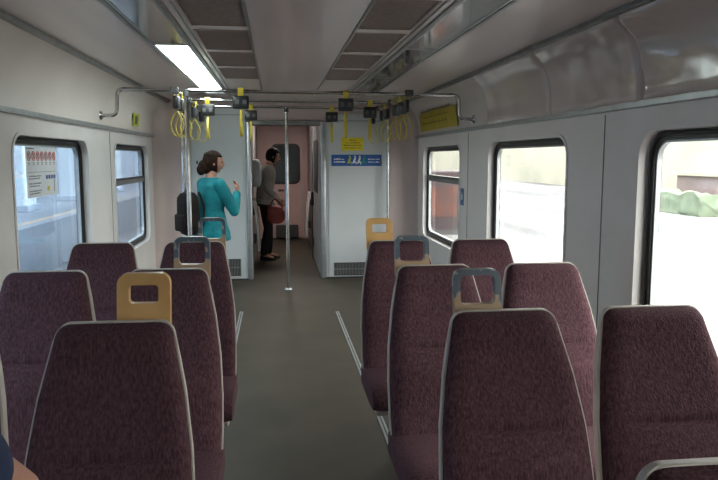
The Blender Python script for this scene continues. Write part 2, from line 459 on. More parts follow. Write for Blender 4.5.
cab_door(2, -.97, -.335, 2.03, -.565, -.42, .05, .255, -.90)
cab_door(3, .60, 1.36, 1.97, .69, 1.09, .03, .19, 1.26)
# door jambs
for i, (x0, x1) in enumerate(((-.335, -.275), (.535, .60))):
    bm = bmesh.new(); box(bm, x0, x1, YP - .11, YP + .07, 0, DZ + .05, .015, 3)
    struct(link('trim_%d' % (11 + i), bm, 'alu', smooth=40))
bm = bmesh.new(); box(bm, DX0 - .04, DX1 + .04, YP - .09, YP + .07, DZ, DZ + .06, .01); struct(link('trim_13', bm, 'alud'))
# vestibule passage
bm = bmesh.new(); box(bm, -.45, -.31, YP + .06, YE, 0, 2.15); struct(link('wall_passage_left', bm, 'vest'))
bm = bmesh.new(); box(bm, .575, .66, YP + .06, YE, 0, 2.15); struct(link('wall_passage_right', bm, 'vest'))
bm = bmesh.new(); box(bm, -.45, .66, YP + .06, YE + .08, 2.1, 2.16); struct(link('ceiling_passage', bm, 'vest'))
bm = bmesh.new(); box(bm, -.45, .66, YE, YE + .08, 0, 2.1); struct(link('wall_end', bm, 'pink'))
t = bpy.data.objects.new('door_1', None); COL.objects.link(t); t.location = (.17, YE, 0); struct(t)
bm = bmesh.new()
plate(bm, rrect(-.31, .34, .02, 1.93, .02, 2), [rrect(-.235, .27, .99, 1.70, .1)], lambda u, v: V((u, -.03, v)), lambda u, v: V((u, -.001, v)))
link('door_leaf', bm, 'pink', t)
bm = bmesh.new(); plate(bm, rrect(-.24, .275, .985, 1.705, .105), [rrect(-.205, .24, 1.02, 1.67, .08)], lambda u, v: V((u, -.04, v)), lambda u, v: V((u, -.028, v)))
link('window_gasket', bm, 'rubber', t)
bm = bmesh.new(); plate(bm, rrect(-.21, .245, 1.015, 1.675, .08), [], lambda u, v: V((u, -.012, v)), lambda u, v: V((u, -.006, v)))
link('window_pane', bm, 'glassd', t)
bm = bmesh.new(); box(bm, -.12, -.02, -.06, -.03, .86, .89, .006); link('handle', bm, 'steel', t)
bm = bmesh.new(); box(bm, .30, .312, -.036, -.029, .3, 1.85); link('hinge_strip', bm, 'alu', t)
tag(link('heater_box', box(bmesh.new(), .0, .40, YE - .12, YE - .035, .03, .26, .01), 'steel'), 'dark low heater box at the foot of the far pink door', 'heater')
# passage side door leaf with narrow window, on the right
t = bpy.data.objects.new('door_4', None); COL.objects.link(t); t.location = (.57, 9.2, 0); struct(t)
bm = bmesh.new(); box(bm, -.035, 0, -.7, .75, .02, 1.95, .006); link('door_leaf', bm, 'cab', t)
bm = bmesh.new(); plate(bm, rrect(-.45, .5, 1.0, 1.68, .08), [], lambda u, v: V((-.04, u, v)), lambda u, v: V((-.034, u, v))); link('window_pane', bm, 'dark', t)
bm = bmesh.new(); box(bm, -.07, -.035, .56, .66, .78, .98, .01); link('handle', bm, 'rubber', t)
bm = bmesh.new(); box(bm, -.05, -.035, .56, .66, .2, .32, .006); link('latch', bm, 'steel', t)
bm = bmesh.new(); box(bm, -.045, 0, .76, .86, .0, 2.0); link('door_edge_gap', bm, 'dark', t)
# tip-up seats against the passage walls
for x, y, s, lab in ((-.31, 9.35, 1, 'folded white tip-up seat on the left side of the passage'), (.575, 11.3, -1, 'folded white tip-up seat on the right side of the passage, near the pink door')):
    t = thing('folding_seat', lab, 'folding seat', (x, y, 0), 'tip-up seats in the passage')
    bm = bmesh.new(); pts = []
    n = 12; g = []
    for i in range(n + 1):
        z = .22 + .68 * i / n; d = s * (.10 - .06 * (i / n) ** 2)
        g.append([bm.verts.new((d * (1 - .0) , -.2, z)), bm.verts.new((d, .2, z)), bm.verts.new((d - s * .03, .2, z)), bm.verts.new((d - s * .03, -.2, z))])
    for i in range(n):
        for j in range(4): bm.faces.new((g[i][j], g[i][(j + 1) % 4], g[i + 1][(j + 1) % 4], g[i + 1][j]))
    bm.faces.new(g[0]); bm.faces.new(g[-1][::-1])
    link('seat_pan', bm, 'tipseat', t, smooth=50)
    for z0, z1 in ((.32, .42), (.7, .78)): link('hinge_bracket', box(bmesh.new(), min(0, s * .05), max(0, s * .05), -.14, .14, z0, z1, .006), 'steel', t)
t = thing('passage_fill_lamp', 'added fill lamp, out of view above the doorway, brightening the passage', 'ceiling lamp', (.15, 10.5, 2.1))  # added lamp hidden behind the lintel, brightens the passage, figure and end wall
link('diffuser', box(bmesh.new(), -.12, .12, -.35, .35, -.03, -.004, .008), 'lampfill', t); link('frame', box(bmesh.new(), -.14, .14, -.37, .37, -.012, -.001), 'alu', t)

# ------------------------------------------------------------------ signs
def sign(name, label, cat, P0, U, W, rects, base, th=.004):
    """flat sign: base plate plus raised prints. P0 lower-left corner, U/W unit vectors; rects: (material,u0,u1,v0,v1[,rot])"""
    U = V(U).normalized(); W = V(W).normalized(); Nn = U.cross(W)
    t = thing(name, label, cat, P0)
    bu, bv, bmn = base
    def q(bm, u0, u1, v0, v1, d0, d1, skew=0):
        c = [(u0, v0), (u1, v0), (u1 + skew, v1), (u0 + skew, v1)]
        A = [bm.verts.new(U * a + W * b + Nn * d0) for a, b in c]; B = [bm.verts.new(U * a + W * b + Nn * d1) for a, b in c]
        bm.faces.new(A); bm.faces.new(B)
        for i in range(4): bm.faces.new((A[i], A[(i + 1) % 4], B[(i + 1) % 4], B[i]))
    bm = bmesh.new(); q(bm, 0, bu, 0, bv, 0, th); link('sign_board', bm, bmn, t)
    by = {}
    for r in rects: by.setdefault((r[0], r[1]) , []).append(r[2:])
    for (m, nm, *_k), L_ in by.items():
        bm = bmesh.new()
        for r in L_:
            if r[0] == 'ring':
                _, cu, cv, R = r
                sweep(bm, [U * (cu + R * math.cos(a)) + W * (cv + R * math.sin(a)) + Nn * th for a in [2 * PI * i / 16 for i in range(16)]], R * .11, 5, closed=True)
                sweep(bm, [U * (cu - R * .7) + W * (cv + R * .7) + Nn * th, U * (cu + R * .7) + W * (cv - R * .7) + Nn * th], R * .09, 5)
            elif r[0] == 'dot':
                _, cu, cv, R = r
                bmesh.ops.create_uvsphere(bm, u_segments=10, v_segments=6, radius=R, matrix=M.Translation(U * cu + W * cv + Nn * th) @ Nn.to_track_quat('Z', 'Y').to_matrix().to_4x4() @ M.Diagonal((1, 1, .12, 1)))
            else:
                q(bm, r[0], r[1], r[2], r[3], th, th + .0012, r[4] if len(r) > 4 else 0)
        link(nm, bm, m, t)
    return t
def textline(m, nm, u0, u1, v, h, seed):
    R = random.Random(seed); out = []; u = u0
    while u < u1 - h * .5:
        w = R.uniform(.5, 1.8) * h; w = min(w, u1 - u)
        out.append((m, nm, u, u + w, v, v + h * R.uniform(.45, .9)))
        if R.random() < .5: out.append((m, nm, u + w * .3, u + w * .3 + h * .22, v, v + h * 1.15))
        u += w + h * R.uniform(.25, .5)
    return out
yp = YP - .04 - .0625
# yellow notice on right cabinet
r = []
for i, (a, b) in enumerate(((.1, .17), (.05, .22), (.03, .245), (.04, .23))): r += textline('brownp', 'lettering', a, b, .118 - i * .03, .016, i)
sign('notice_sign', 'yellow notice with brown lettering on the white cabinet door', 'sign', (.785, yp, 1.535), (1, 0, 0), (0, 0, 1), r, (.262, .158, 'ysign'))
# blue priority-seating sign
r = []
for i in range(2): r += textline('white', 'lettering', .03, .165, .075 - i * .034, .018, 10 + i)
for i in range(2): r += textline('white', 'lettering', .44, .585, .075 - i * .034, .015, 20 + i)
for i, (u, m, nm) in enumerate(((.20, 'ygreen', 'yellow_figure'), (.262, 'white', 'figure'), (.318, 'white', 'figure'), (.372, 'greenp', 'green_figure'))):
    r.append((m, nm, 'dot', u + .022, .112, .011)); r.append((m, nm, u - .012, u + .012, .03, .098, .026)); r.append((m, nm, u, u + .036, .04, .054)); r.append((m, nm, u + .03, u + .04, .018, .05))
sign('priority_sign', 'long blue priority seating sign with small figures on the white cabinet door', 'sign', (.665, yp, 1.355), (1, 0, 0), (0, 0, 1), r, (.605, .135, 'blue'))
# yellow panel on the right cove, following its slope
# facing -X, so text runs from far to near
a = cove_pt(1, .10, .006); b = cove_pt(1, .52, .006)
Wd = (b - a); 
r = []
for i in range(3): r += textline('brownp', 'lettering', .12 + .1 * (i % 2), 1.45 - .1 * i, .20 - i * .065, .026, 40 + i)
P0 = V((a.x - .006, 7.95, a.z + .003))
sign('notice_board', 'long yellow notice panel on the right cove behind the grab rail', 'sign', P0, (0, -1, 0), Wd, r, (1.62, Wd.length, 'ycove'))
# small sticker left cove
a = cove_pt(-1, .14, .004); b = cove_pt(-1, .42, .004)
sign('cove_sticker', 'small yellow-green sticker with a dark centre on the left cove', 'sticker', (a.x + .004, 7.08, a.z), (0, 1, 0), b - a,
     [('steel', 'dark_pictogram', .08, .2, .02, .10)], (.28, .125, 'ygreen'))
# blue sticker on right wall
sign('blue_sticker', 'small blue and white sticker on the right wall between two windows', 'sticker', (WR - .001, 6.215, 1.02), (0, -1, 0), (0, 0, 1),
     [('white', 'pictogram', .03, .07, .05, .10), ('white', 'pictogram', .045, .055, .10, .12)], (.10, .155, 'blue'))
# rules poster on left window
r = []
for i in range(7):
    u = .045 + i * .078; r.append(('redp', 'red_prohibition_ring', 'ring', u, .25, .027)); r.append(('greyp', 'lettering', u - .008, u + .01, .235, .268)); r.append(('greyp', 'lettering', u - .015, u + .016, .205, .211)); r.append(('greyp', 'lettering', u - .01, u + .01, .195, .2))
r += textline('greyp', 'lettering', .02, .14, .292, .008, 60)
r.append(('greyp', 'lettering', .02, .53, .150, .153))
for i in range(3):
    r += textline('greyp', 'lettering', .03, .25, .125 - i * .045, .008, 70 + i); r += textline('greyp', 'lettering', .03, .22, .110 - i * .045, .008, 80 + i)
for i in range(4): r.append(('blue', 'blue_pictogram', .34 + i * .05, .375 + i * .05, .105, .13)); 
r.append(('ysign', 'yellow_pictogram', .36, .40, .03, .06)); r.append(('greyp', 'lettering', .49, .50, .02, .10, .012))
sign('rules_poster', 'white rules poster with red prohibition circles stuck on the near left window', 'poster', (WL - .064, 4.28, 1.212), (0, 1, 0), (0, 0, 1), r, (.565, .305, 'paper'))

# ------------------------------------------------------------------ seats
def hw(z):   # half width of the backrest at height z
    pts = [(.36, .198), (.5, .203), (.62, .203), (.75, .196), (.88, .178), (1.0, .152), (1.05, .142)]
    for (a, b), (c, d) in zip(pts, pts[1:]):
        if z <= c: t = max(0, (z - a) / (c - a)); return b + (d - b) * t
    return pts[-1][1]
def yc(z):   # backrest lean (y of the front face centre)
    t = (1.05 - z) / .65
    return -.215 * t - .015 * math.sin(PI * t)
ZTOP = 1.05
def back_grid(bm, grow, front, d_front, d_back, z0, z1, crease, rc=.030, nu=22, nv=84):
    """closed cushion-like solid following outline hw+grow"""
    G = []
    for side in (0, 1):
        rows = []
        for j in range(nv + 1):
            t = j / nv; z = z0 + (z1 - z0) * (1 - (1 - t) ** 1.6 if True else t)
            w = hw(min(z, 1.05)) + grow
            k = z1 - z
            if k < rc: w -= rc - math.sqrt(max(0, rc * rc - (rc - k) ** 2))
            row = []
            for i in range(nu + 1):
                u = -1 + 2 * i / nu; u = math.sin(u * PI / 2)
                x = w * u
                if side == 0:
                    e = (1 - abs(u) ** 7) ** .5
                    et = min(1, (z1 - z) / .03); et = math.sqrt(max(0, 1 - (1 - et) ** 2))
                    y = yc(z) - d_front * e * et if front else yc(z) - d_front
                    if crease and front:
                        y += .010 * math.exp(-((z - .755 - .006 * u * u) / .007) ** 2) * (1 if abs(u) < .62 else 0)
                        y -= .022 * math.exp(-((z - .66) / .08) ** 2) * (1 - u * u)
                        y += .006 * math.exp(-((z - .90) / .08) ** 2) * (1 - u * u)
                        y -= .006 * abs(u) ** 3 * (1 if e > .3 else 0)
                else:
                    y = yc(z) + d_back * (.2 + .8 * min(1, max(0, (z1 - z) / .10)) if not front else 1)
                row.append(bm.verts.new((x, y, z)))
            rows.append(row)
        G.append(rows)
    A, B = G
    for R in (A, B):
        for j in range(nv):
            for i in range(nu): bm.faces.new((R[j][i], R[j][i + 1], R[j + 1][i + 1], R[j + 1][i]))
    for j in range(nv):
        for i in (0, nu): bm.faces.new((A[j][i], A[j + 1][i], B[j + 1][i], B[j][i]))
    for j in (0, nv):
        for i in range(nu): bm.faces.new((A[j][i], A[j][i + 1], B[j][i + 1], B[j][i]))
    bmesh.ops.remove_doubles(bm, verts=bm.verts[:], dist=.0002)
def make_seat(label, grip=None, gx=0):
    t = thing('train_seat', label, 'seat', (0, 0, 0), 'maroon train seats facing the camera')
    bm = bmesh.new(); back_grid(bm, -.001, True, .045, .0, .43, 1.051, True)
    link('backrest', bm, 'fabric', t, smooth=60)
    bm = bmesh.new(); back_grid(bm, .0005, False, .008, .026, .38, 1.054, False, rc=.032)
    bs = link('back_shell', bm, 'shell', t, smooth=35)
    # pale piping that runs round the front edge of the shell
    bm = bmesh.new(); pts = []
    zs = [.42 + (1.012 - .42) * i / 24 for i in range(25)]
    L_ = [V((hw(z) + .001, yc(z) - .004, z)) for z in zs]
    w = hw(1.05) + .001
    arc = [V((w - .04 + .04 * math.cos(a), yc(1.04) - .004, 1.012 + .040 * math.sin(a))) for a in [PI / 2 * i / 6 for i in range(1, 7)]]
    half = L_ + arc; full = half + [V((-p.x, p.y, p.z)) for p in reversed(half)]
    sweep(bm, full, .0022, 8); link('piping', bm, 'shell', bs, smooth=True)
    # seat cushion with a waterfall front
    bm = bmesh.new(); prof = []
    for y, z in ((-.17, .455), (-.25, .447), (-.35, .452), (-.45, .462), (-.53, .465), (-.575, .455), (-.605, .425), (-.612, .385), (-.60, .355), (-.5, .345), (-.3, .345), (-.17, .35)):
        prof.append((y, z))
    n = 14; rows = []
    for i in range(n + 1):
        u = math.sin((-1 + 2 * i / n) * PI / 2); x = .207 * u; k = 1 - .10 * abs(u) ** 8
        rows.append([bm.verts.new((x, -.39 + (y + .39) * (1 - .04 * abs(u) ** 8), .40 + (z - .40 - (.018 * abs(u) ** 8 if z > .4 else 0)) * k + 0)) for y, z in prof])
    m = len(prof)
    for i in range(n):
        for j in range(m): bm.faces.new((rows[i][j], rows[i][(j + 1) % m], rows[i + 1][(j + 1) % m], rows[i + 1][j]))
    bm.faces.new(rows[0]); bm.faces.new(rows[-1][::-1])
    link('seat_cushion', bm, 'fabric', t, smooth=50)
    bm = bmesh.new(); box(bm, -.19, .19, -.56, -.14, .315, .345, .01); link('seat_pan', bm, 'shell', t)
    bm = bmesh.new(); box(bm, -.035, .035, -.42, -.28, .012, .315, .012); link('pedestal', bm, 'steel', t)
    bm = bmesh.new(); box(bm, -.07, .07, -.52, -.18, 0, .014, .004); link('foot_plate', bm, 'alud', t)
    if grip:
        bm = bmesh.new(); y = .034
        th = .03 if grip == 'yellow' else .018
        o = rrect(gx - .068, gx + .068, .98, ZTOP + .115, .028, 6)
        h_ = rrect(gx - .068 + th, gx + .068 - th, 1.088 if grip == 'yellow' else 1.062, ZTOP + .115 - th, .01 if grip == 'yellow' else .016, 4)
        plate(bm, o, [h_], lambda u, v: V((u, yc(v) * .4 + y, v)), lambda u, v: V((u, yc(v) * .4 + y + .026, v)))
        es = [e for e in bm.edges if len(e.link_faces) == 2 and e.calc_face_angle(0) > 1.2]
        bmesh.ops.bevel(bm, geom=es, offset=.010, segments=4, affect='EDGES', clamp_overlap=True)
        g = link('grab_handle', bm, 'yellowgrip' if grip == 'yellow' else 'worn', t, smooth=60)
        g['label'] = 'orange-yellow grab handle' if grip == 'yellow' else 'worn blue-grey grab handle rubbed to tan'
    return t
seats = [
 # name, x, y, label, grip, gx
 (.635, 1.86, 'right aisle seat with worn blue-grey handle, large in the foreground', 'worn', -.058),
 (.62, 2.65, 'right aisle seat with worn handle, in the middle row behind the foreground one', 'worn', -.078),
 (.62, 3.48, 'farthest right aisle seat, the one with an orange-yellow handle', 'yellow', -.085),
 (1.078, 1.86, 'right window seat beside the large near window, white edge on its aisle side', None, 0),
 (1.06, 2.65, 'right window seat in the middle row behind the near window seat', None, 0),
 (1.055, 3.48, 'farthest right window seat, just in front of the bright middle window', None, 0),
 (-.40, 1.75, 'left aisle seat with a large orange-yellow handle, in the foreground', 'yellow', .062),
 (-.395, 2.58, 'left aisle seat with worn grey handle, in the middle row', 'worn', .082),
 (-.395, 3.42, 'farthest left aisle seat with worn grey handle, in front of the woman in teal', 'worn', .082),
 (-.83, 1.75, 'left window seat cut by the photo edge, only its white right edge showing', None, 0),
 (-.825, 2.58, 'left window seat in the middle row below the poster window', None, 0),
 (-.825, 3.42, 'farthest left window seat, between the two left windows', None, 0),
 (.657, .885, 'nearest seat at the bottom right corner, only its pale top edge showing', None, 0),
 (-.40, .88, 'nearest left aisle seat, under the person at the bottom left corner', None, 0),
]
protos = {}
for x, y, lab, grip, gx in seats:
    if grip is None and None in protos: o = dup(protos[None], (x, y, 0), lab)
    else:
        o = make_seat(lab, grip, gx); o.location = (x, y, 0); protos.setdefault(grip, o)
    if y > .9 and y < 1:   # broken handle stub on the nearest right seat
        bm = bmesh.new(); 
        bm.free()
        for x0, x1 in ((-.132, -.108), (-.097, -.072)): link('handle_stub', box(bmesh.new(), x0, x1, -.022, .012, 1.045, 1.066, .003), 'rubber', o)
    o.scale = ((1.03 if y < 2 else 1.015) if x > 0 else .975, 1, (.965 if y < 1 else .971 if y < 2 else .978) if x > 0 else (.945 if y < 1 else .992))

# seat fixing rails on the floor
for x, y0, y1, lab in ((.565, .3, 6.4, 'pale metal seat track along the floor on the right of the aisle'), (-.335, .3, 6.5, 'pale metal seat track along the floor on the left of the aisle')):
    t = thing('floor_track', lab, 'floor track', (x, (y0 + y1) / 2, 0), 'seat tracks on the floor')
    h = (y1 - y0) / 2
    link('track_strip', box(bmesh.new(), -.016, .016, -h, h, 0, .006, .002), 'alu', t)
    link('track_slot', box(bmesh.new(), -.004, .004, -h + .01, h - .01, .006, .0065), 'steel', t)
    b2 = bmesh.new()
    for i in range(8): bmesh.ops.create_cone(b2, cap_ends=True, segments=10, radius1=.009, radius2=.007, depth=.004, matrix=M.Translation((0, -h + .2 + i * (2 * h - .4) / 7, .008)))
    link('bolts', b2, 'steel', t)

# ------------------------------------------------------------------ rails, poles, straps
def disc(bm, c, axis, r, d):
    q = V(axis).to_track_quat('Z', 'Y').to_matrix().to_4x4()
    bmesh.ops.create_cone(bm, cap_ends=True, segments=20, radius1=r, radius2=r * .8, depth=d, matrix=M.Translation(c) @ q)
ZB = 2.0; BR = .0155
t = thing('grab_rail', 'chrome rail across the coach, its bent ends fixed to both coves', 'grab rail', (0, 5.83, 0))
bm = bmesh.new(); xl, xr = WL + .005, WR - .005
sweep(bm, rounded([(xl, 0, 1.79), (xl + .125, 0, 1.79), (xl + .135, 0, ZB), (xr - .135, 0, ZB - .02), (xr - .125, 0, 1.78), (xr, 0, 1.78)], .05), BR, 12)
link('bar', bm, 'chrome', t, smooth=50)
for x, s, z in ((xl + .004, 1, 1.79), (xr - .004, -1, 1.78)):
    bm = bmesh.new(); disc(bm, (x, 0, z), (s, 0, 0), .038, .012); link('wall_flange', bm, 'chrome', t, smooth=40)
for x in (-.8, 1.13):
    bm = bmesh.new(); box(bm, x - .035, x + .035, -.028, .028, ZB - .035 , ZB + .02, .01); link('clamp', bm, 'steel', t)
for y, lab in ((6.8, 'middle cross rail below the ceiling, between the front rail and doorway'), (7.6, 'farthest cross rail, holding the centre pole')):
    t = thing('cross_rail', lab, 'grab rail', (0, y, 0), 'cross rails')
    bm = bmesh.new(); sweep(bm, [(-.89, 0, ZB), (1.13, 0, ZB - .012)], BR * .9, 12); link('bar', bm, 'chrome', t, smooth=50)
    for x in (-.8, 1.13):
        bm = bmesh.new(); box(bm, x - .025, x + .025, -.025, .025, ZB - .035, ZB + .018, .008); link('clamp', bm, 'steel', t)
for x, lab in ((-.8, 'left lengthwise rail under the lamps that carries hand straps'), (1.13, 'right lengthwise rail that carries a dense row of hand straps')):
    t = thing('side_rail', lab, 'grab rail', (x, 7.1, 0), 'lengthwise rails')
    z = ZB if x < 0 else ZB - .012
    bm = bmesh.new(); sweep(bm, [(0, -1.27, z), (0, 1.2, z)], BR * .9, 12); link('bar', bm, 'chrome', t, smooth=50)
    bm = bmesh.new(); disc(bm, (0, 1.205, z), (0, -1, 0), .035, .012); link('wall_flange', bm, 'chrome', t)
for x, y, z1, lab in ((-.71, 5.83, ZB, 'bright chrome floor pole on the left in front of the woman in teal'),
                      (-.87, 6.80, ZB, 'chrome pole behind the bright left pole, next to the dark backpack'),
                      (.128, 7.6, ZB - .01, 'grey pole standing alone in the middle of the aisle'),
                      (1.33, 8.12, ZC - .03, 'bright chrome pole beside the right white cabinet')):
    t = thing('grab_pole', lab, 'pole', (x, y, 0), 'vertical grab poles')
    bm = bmesh.new(); sweep(bm, [(0, 0, 0.01), (0, 0, z1)], .0185, 14); link('tube', bm, 'chrome', t, smooth=50)
    bm = bmesh.new(); disc(bm, (0, 0, .008), (0, 0, 1), .045, .016); link('floor_flange', bm, 'alu', t, smooth=40)
    bm = bmesh.new(); sweep(bm, [(0, 0, z1 - .05), (0, 0, z1 - .005)], .026, 14); link('top_collar', bm, 'steel', t, smooth=50)

def strap(label, loc, rz):
    t = thing('hand_strap', label, 'hand strap', loc, 'yellow hand straps', rz)
    # band round the bar (bar runs along local x)
    bm = bmesh.new()
    def band(bm, pts, w, th, closed=True):
        n = len(pts); A = []
        for i, p in enumerate(pts):
            p = V(p); a = V(pts[(i - 1) % n]); b = V(pts[(i + 1) % n]); tg = (b - a).normalized(); nr = V((0, -tg.z, tg.y))
            A.append([bm.verts.new(p + V((sx * w / 2, 0, 0)) + nr * sn * th / 2) for sx, sn in ((-1, -1), (1, -1), (1, 1), (-1, 1))])
        for i in range(n):
            B = A[(i + 1) % n]
            for j in range(4): bm.faces.new((A[i][j], A[i][(j + 1) % 4], B[(j + 1) % 4], B[j]))
    pts = [(0, .021 * math.cos(a), .021 * math.sin(a)) for a in [-.5 + (PI + 1.0) * i / 12 for i in range(13)]] + [(0, -.012, -.05), (0, .012, -.05)]
    band(bm, pts, .046, .004); link('bar_band', bm, 'strap', t, smooth=50)
    bm = bmesh.new(); box(bm, -.066, .066, -.02, .02, -.150, -.042, .012, 3); ab = link('advert_block', bm, 'block', t, smooth=50)
    for s in (-1, 1):
        for dx in (-.03, .03): link('printed_mark', box(bmesh.new(), dx - .016, dx + .016, min(s * .0195, s * .0212), max(s * .0195, s * .0212), -.113, -.078), 'pale', ab)
    loop = []
    for i in range(28):
        a = 2 * PI * i / 28
        y = .052 * math.sin(a); z = -.265 - .105 * math.cos(a)
        y *= (1.0 if math.cos(a) > 0 else 1 - .75 * (-math.cos(a)) ** 1.3)
        loop.append((0, y, z))
    bm = bmesh.new(); band(bm, loop, .022, .0065); link('hand_loop', bm, 'strap', t, smooth=60)
    return t
sp = None
def put_strap(label, loc, rz):
    global sp
    if sp is None: sp = strap(label, loc, rz); return sp
    return dup(sp, loc, label, rz)
put_strap('left of the two large yellow straps with black blocks on the front rail', (-.272, 5.83, ZB), 0)
put_strap('right of the two large yellow straps with black blocks on the front rail', (.593, 5.83, ZB - .012), 0)
put_strap('yellow strap with black block, left end of the middle cross rail', (-.63, 6.8, ZB), 0)
put_strap('yellow strap with black block, right end of the middle cross rail', (.93, 6.8, ZB - .01), 0)
put_strap('yellow strap on the farthest cross rail, half hidden behind the front left strap', (-.25, 7.6, ZB), 0)
put_strap('yellow strap on the farthest cross rail, left of the yellow notice', (.62, 7.6, ZB - .01), 0)
for i, y in enumerate((5.93, 6.2, 6.5, 7.2, 7.9)):
    o = put_strap('%s hanging yellow loop strap from the front on the left lengthwise rail' % names[i], (-.8, y, ZB), PI / 2 + random.uniform(-.12, .12))
for i, y in enumerate((5.95, 6.16, 6.45, 7.05, 7.35, 8.0)):
    o = put_strap('%s hanging loop strap from the front on the right lengthwise rail' % names[i], (1.13, y, ZB - .012), PI / 2 + random.uniform(-.3, .3))

# ------------------------------------------------------------------ people
def loft(bm, secs, n=16):
    """secs: (centre, rx, ry, xaxis, yaxis)"""
    rings = []
    for c, rx, ry, X, Y in secs:
        rings.append([bm.verts.new(V(c) + V(X) * rx * math.cos(a) + V(Y) * ry * math.sin(a)) for a in [2 * PI * i / n for i in range(n)]])
    for A, B in zip(rings, rings[1:]):
        for j in range(n): bm.faces.new((A[j], A[(j + 1) % n], B[(j + 1) % n], B[j]))
    bm.faces.new(rings[0][::-1]); bm.faces.new(rings[-1])
def limb(bm, pts, rad, n=12):
    # tapered limb with rounded ends, bent at the joints
    P = [V(p) for p in pts]; out = []; rr = []
    for i in range(len(P) - 1):
        m = 6
        for k in range(m + (1 if i == len(P) - 2 else 0)):
            t = k / m; out.append(P[i].lerp(P[i + 1], t)); r = rad[i] + (rad[i + 1] - rad[i]) * t
            rr.append(r * (1 + .06 * math.sin(PI * t)))
    sweep(bm, out, rr, n)
    for p, r in ((P[0], rad[0]), (P[-1], rad[-1])): bmesh.ops.create_icosphere(bm, subdivisions=2, radius=r * .98, matrix=M.Translation(p))
    for p, r in zip(P[1:-1], rad[1:-1]): bmesh.ops.create_icosphere(bm, subdivisions=2, radius=r * 1.0, matrix=M.Translation(p))
def head(bm, c, fwd, up, s=1.0):
    f = V(fwd).normalized(); u = V(up); u = (u - f * u.dot(f)).normalized(); r = f.cross(u)
    R = M((( r.x, f.x, u.x, 0), (r.y, f.y, u.y, 0), (r.z, f.z, u.z, 0), (0, 0, 0, 1)))
    ic = bmesh.ops.create_icosphere(bm, subdivisions=5, radius=1)
    for v in ic['verts']:
        x, y, z = v.co
        wx, wy, wz = .072, .092, .112
        if z < 0: k = 1 - .32 * (-z) ** 1.5; wx *= k; wy *= (1 - .14 * (-z))
        X, Y, Z = x * wx, y * wy, z * wz
        if y > 0 and z < 0: Y += .010 * math.exp(-((z + .85) / .16) ** 2) * math.exp(-(x / .4) ** 2)     # chin
        if y > 0:
            Y += .026 * math.exp(-(X / .011) ** 2) * (math.exp(-((Z + .022) / .013) ** 2) + .55 * math.exp(-((Z - .002) / .018) ** 2))   # nose
            for sx in (-1, 1): Y -= .009 * math.exp(-((X - sx * .031) / .014) ** 2) * math.exp(-((Z - .006) / .011) ** 2)               # eye sockets
            Y += .006 * math.exp(-(X / .022) ** 2) * math.exp(-((Z + .052) / .010) ** 2)                                                # lips
            Y += .004 * math.exp(-((Z - .024) / .012) ** 2) * math.exp(-(X / .05) ** 2)                                                 # brow
        v.co = R @ V((X * s, Y * s, Z * s)) + V(c)
    for sx in (-1, 1):
        e = bmesh.ops.create_icosphere(bm, subdivisions=3, radius=1)
        for v in e['verts']:
            v.co = R @ V((sx * .074 * s + v.co.x * .010 * s, -.004 + v.co.y * .018 * s, -.006 + v.co.z * .030 * s)) + V(c)
    return R
def hand(bm, w, d, nrm, thumb, s=1.0, curl=.5):
    """w wrist, d direction of fingers, nrm palm normal (fingers curl toward it), thumb side vector"""
    d = V(d).normalized(); nrm = V(nrm); nrm = (nrm - d * nrm.dot(d)).normalized(); t = V(thumb); t = (t - d * t.dot(d) - nrm * t.dot(nrm)).normalized(); w = V(w)
    loft(bm, [(w - d * .01, .024 * s, .017 * s, t, nrm), (w + d * .025 * s, .034 * s, .016 * s, t, nrm), (w + d * .06 * s, .041 * s, .015 * s, t, nrm), (w + d * .088 * s, .039 * s, .012 * s, t, nrm)], 14)
    for k, (off, ln) in enumerate(((.030, .070), (.010, .079), (-.010, .073), (-.029, .057))):
        p = w + d * .082 * s + t * off * s; a = 0; dirv = d; pts = [p]
        for sg, fr in enumerate((.45, .3, .25)):
            a += curl * (.55 + .1 * k)
            dirv = d * math.cos(a) + nrm * math.sin(a) + t * off * .6
            p = p + dirv.normalized() * ln * fr * s; pts.append(p)
        limb(bm, pts, [.0092 * s, .0088 * s, .008 * s, .007 * s], 8)
    p = w + d * .025 * s + t * .028 * s
    limb(bm, [p, p + (t * .8 + d * .6).normalized() * .036 * s, p + (t * .8 + d * .6).normalized() * .036 * s + (d + nrm * .5).normalized() * .03 * s, p + (t * .8 + d * .6).normalized() * .036 * s + (d + nrm * .7).normalized() * .052 * s],
         [.012 * s, .0105 * s, .009 * s, .0075 * s], 8)
def fused(name, bm, m, parent, voxel=.007, smooth=4):
    """merge overlapping pieces into one continuous skin"""
    me = bpy.data.meshes.new(name); bmesh.ops.recalc_face_normals(bm, faces=bm.faces[:]); bm.to_mesh(me); bm.free()
    tmp = bpy.data.objects.new('tmp', me); COL.objects.link(tmp)
    r = tmp.modifiers.new('r', 'REMESH'); r.mode = 'VOXEL'; r.voxel_size = voxel; r.use_smooth_shade = True
    if smooth:
        q = tmp.modifiers.new('s', 'SMOOTH'); q.factor = .5; q.iterations = smooth
    dg = bpy.context.evaluated_depsgraph_get()
    nm = bpy.data.meshes.new_from_object(tmp.evaluated_get(dg)); nm.name = name
    bpy.data.objects.remove(tmp); bpy.data.meshes.remove(me)
    nm.materials.clear(); nm.materials.append(MT[m])
    for p in nm.polygons: p.use_smooth = True; p.material_index = 0
    o = bpy.data.objects.new(name, nm); COL.objects.link(o); o.parent = parent
    return o
X_, Y_, Z_ = V((1, 0, 0)), V((0, 1, 0)), V((0, 0, 1))
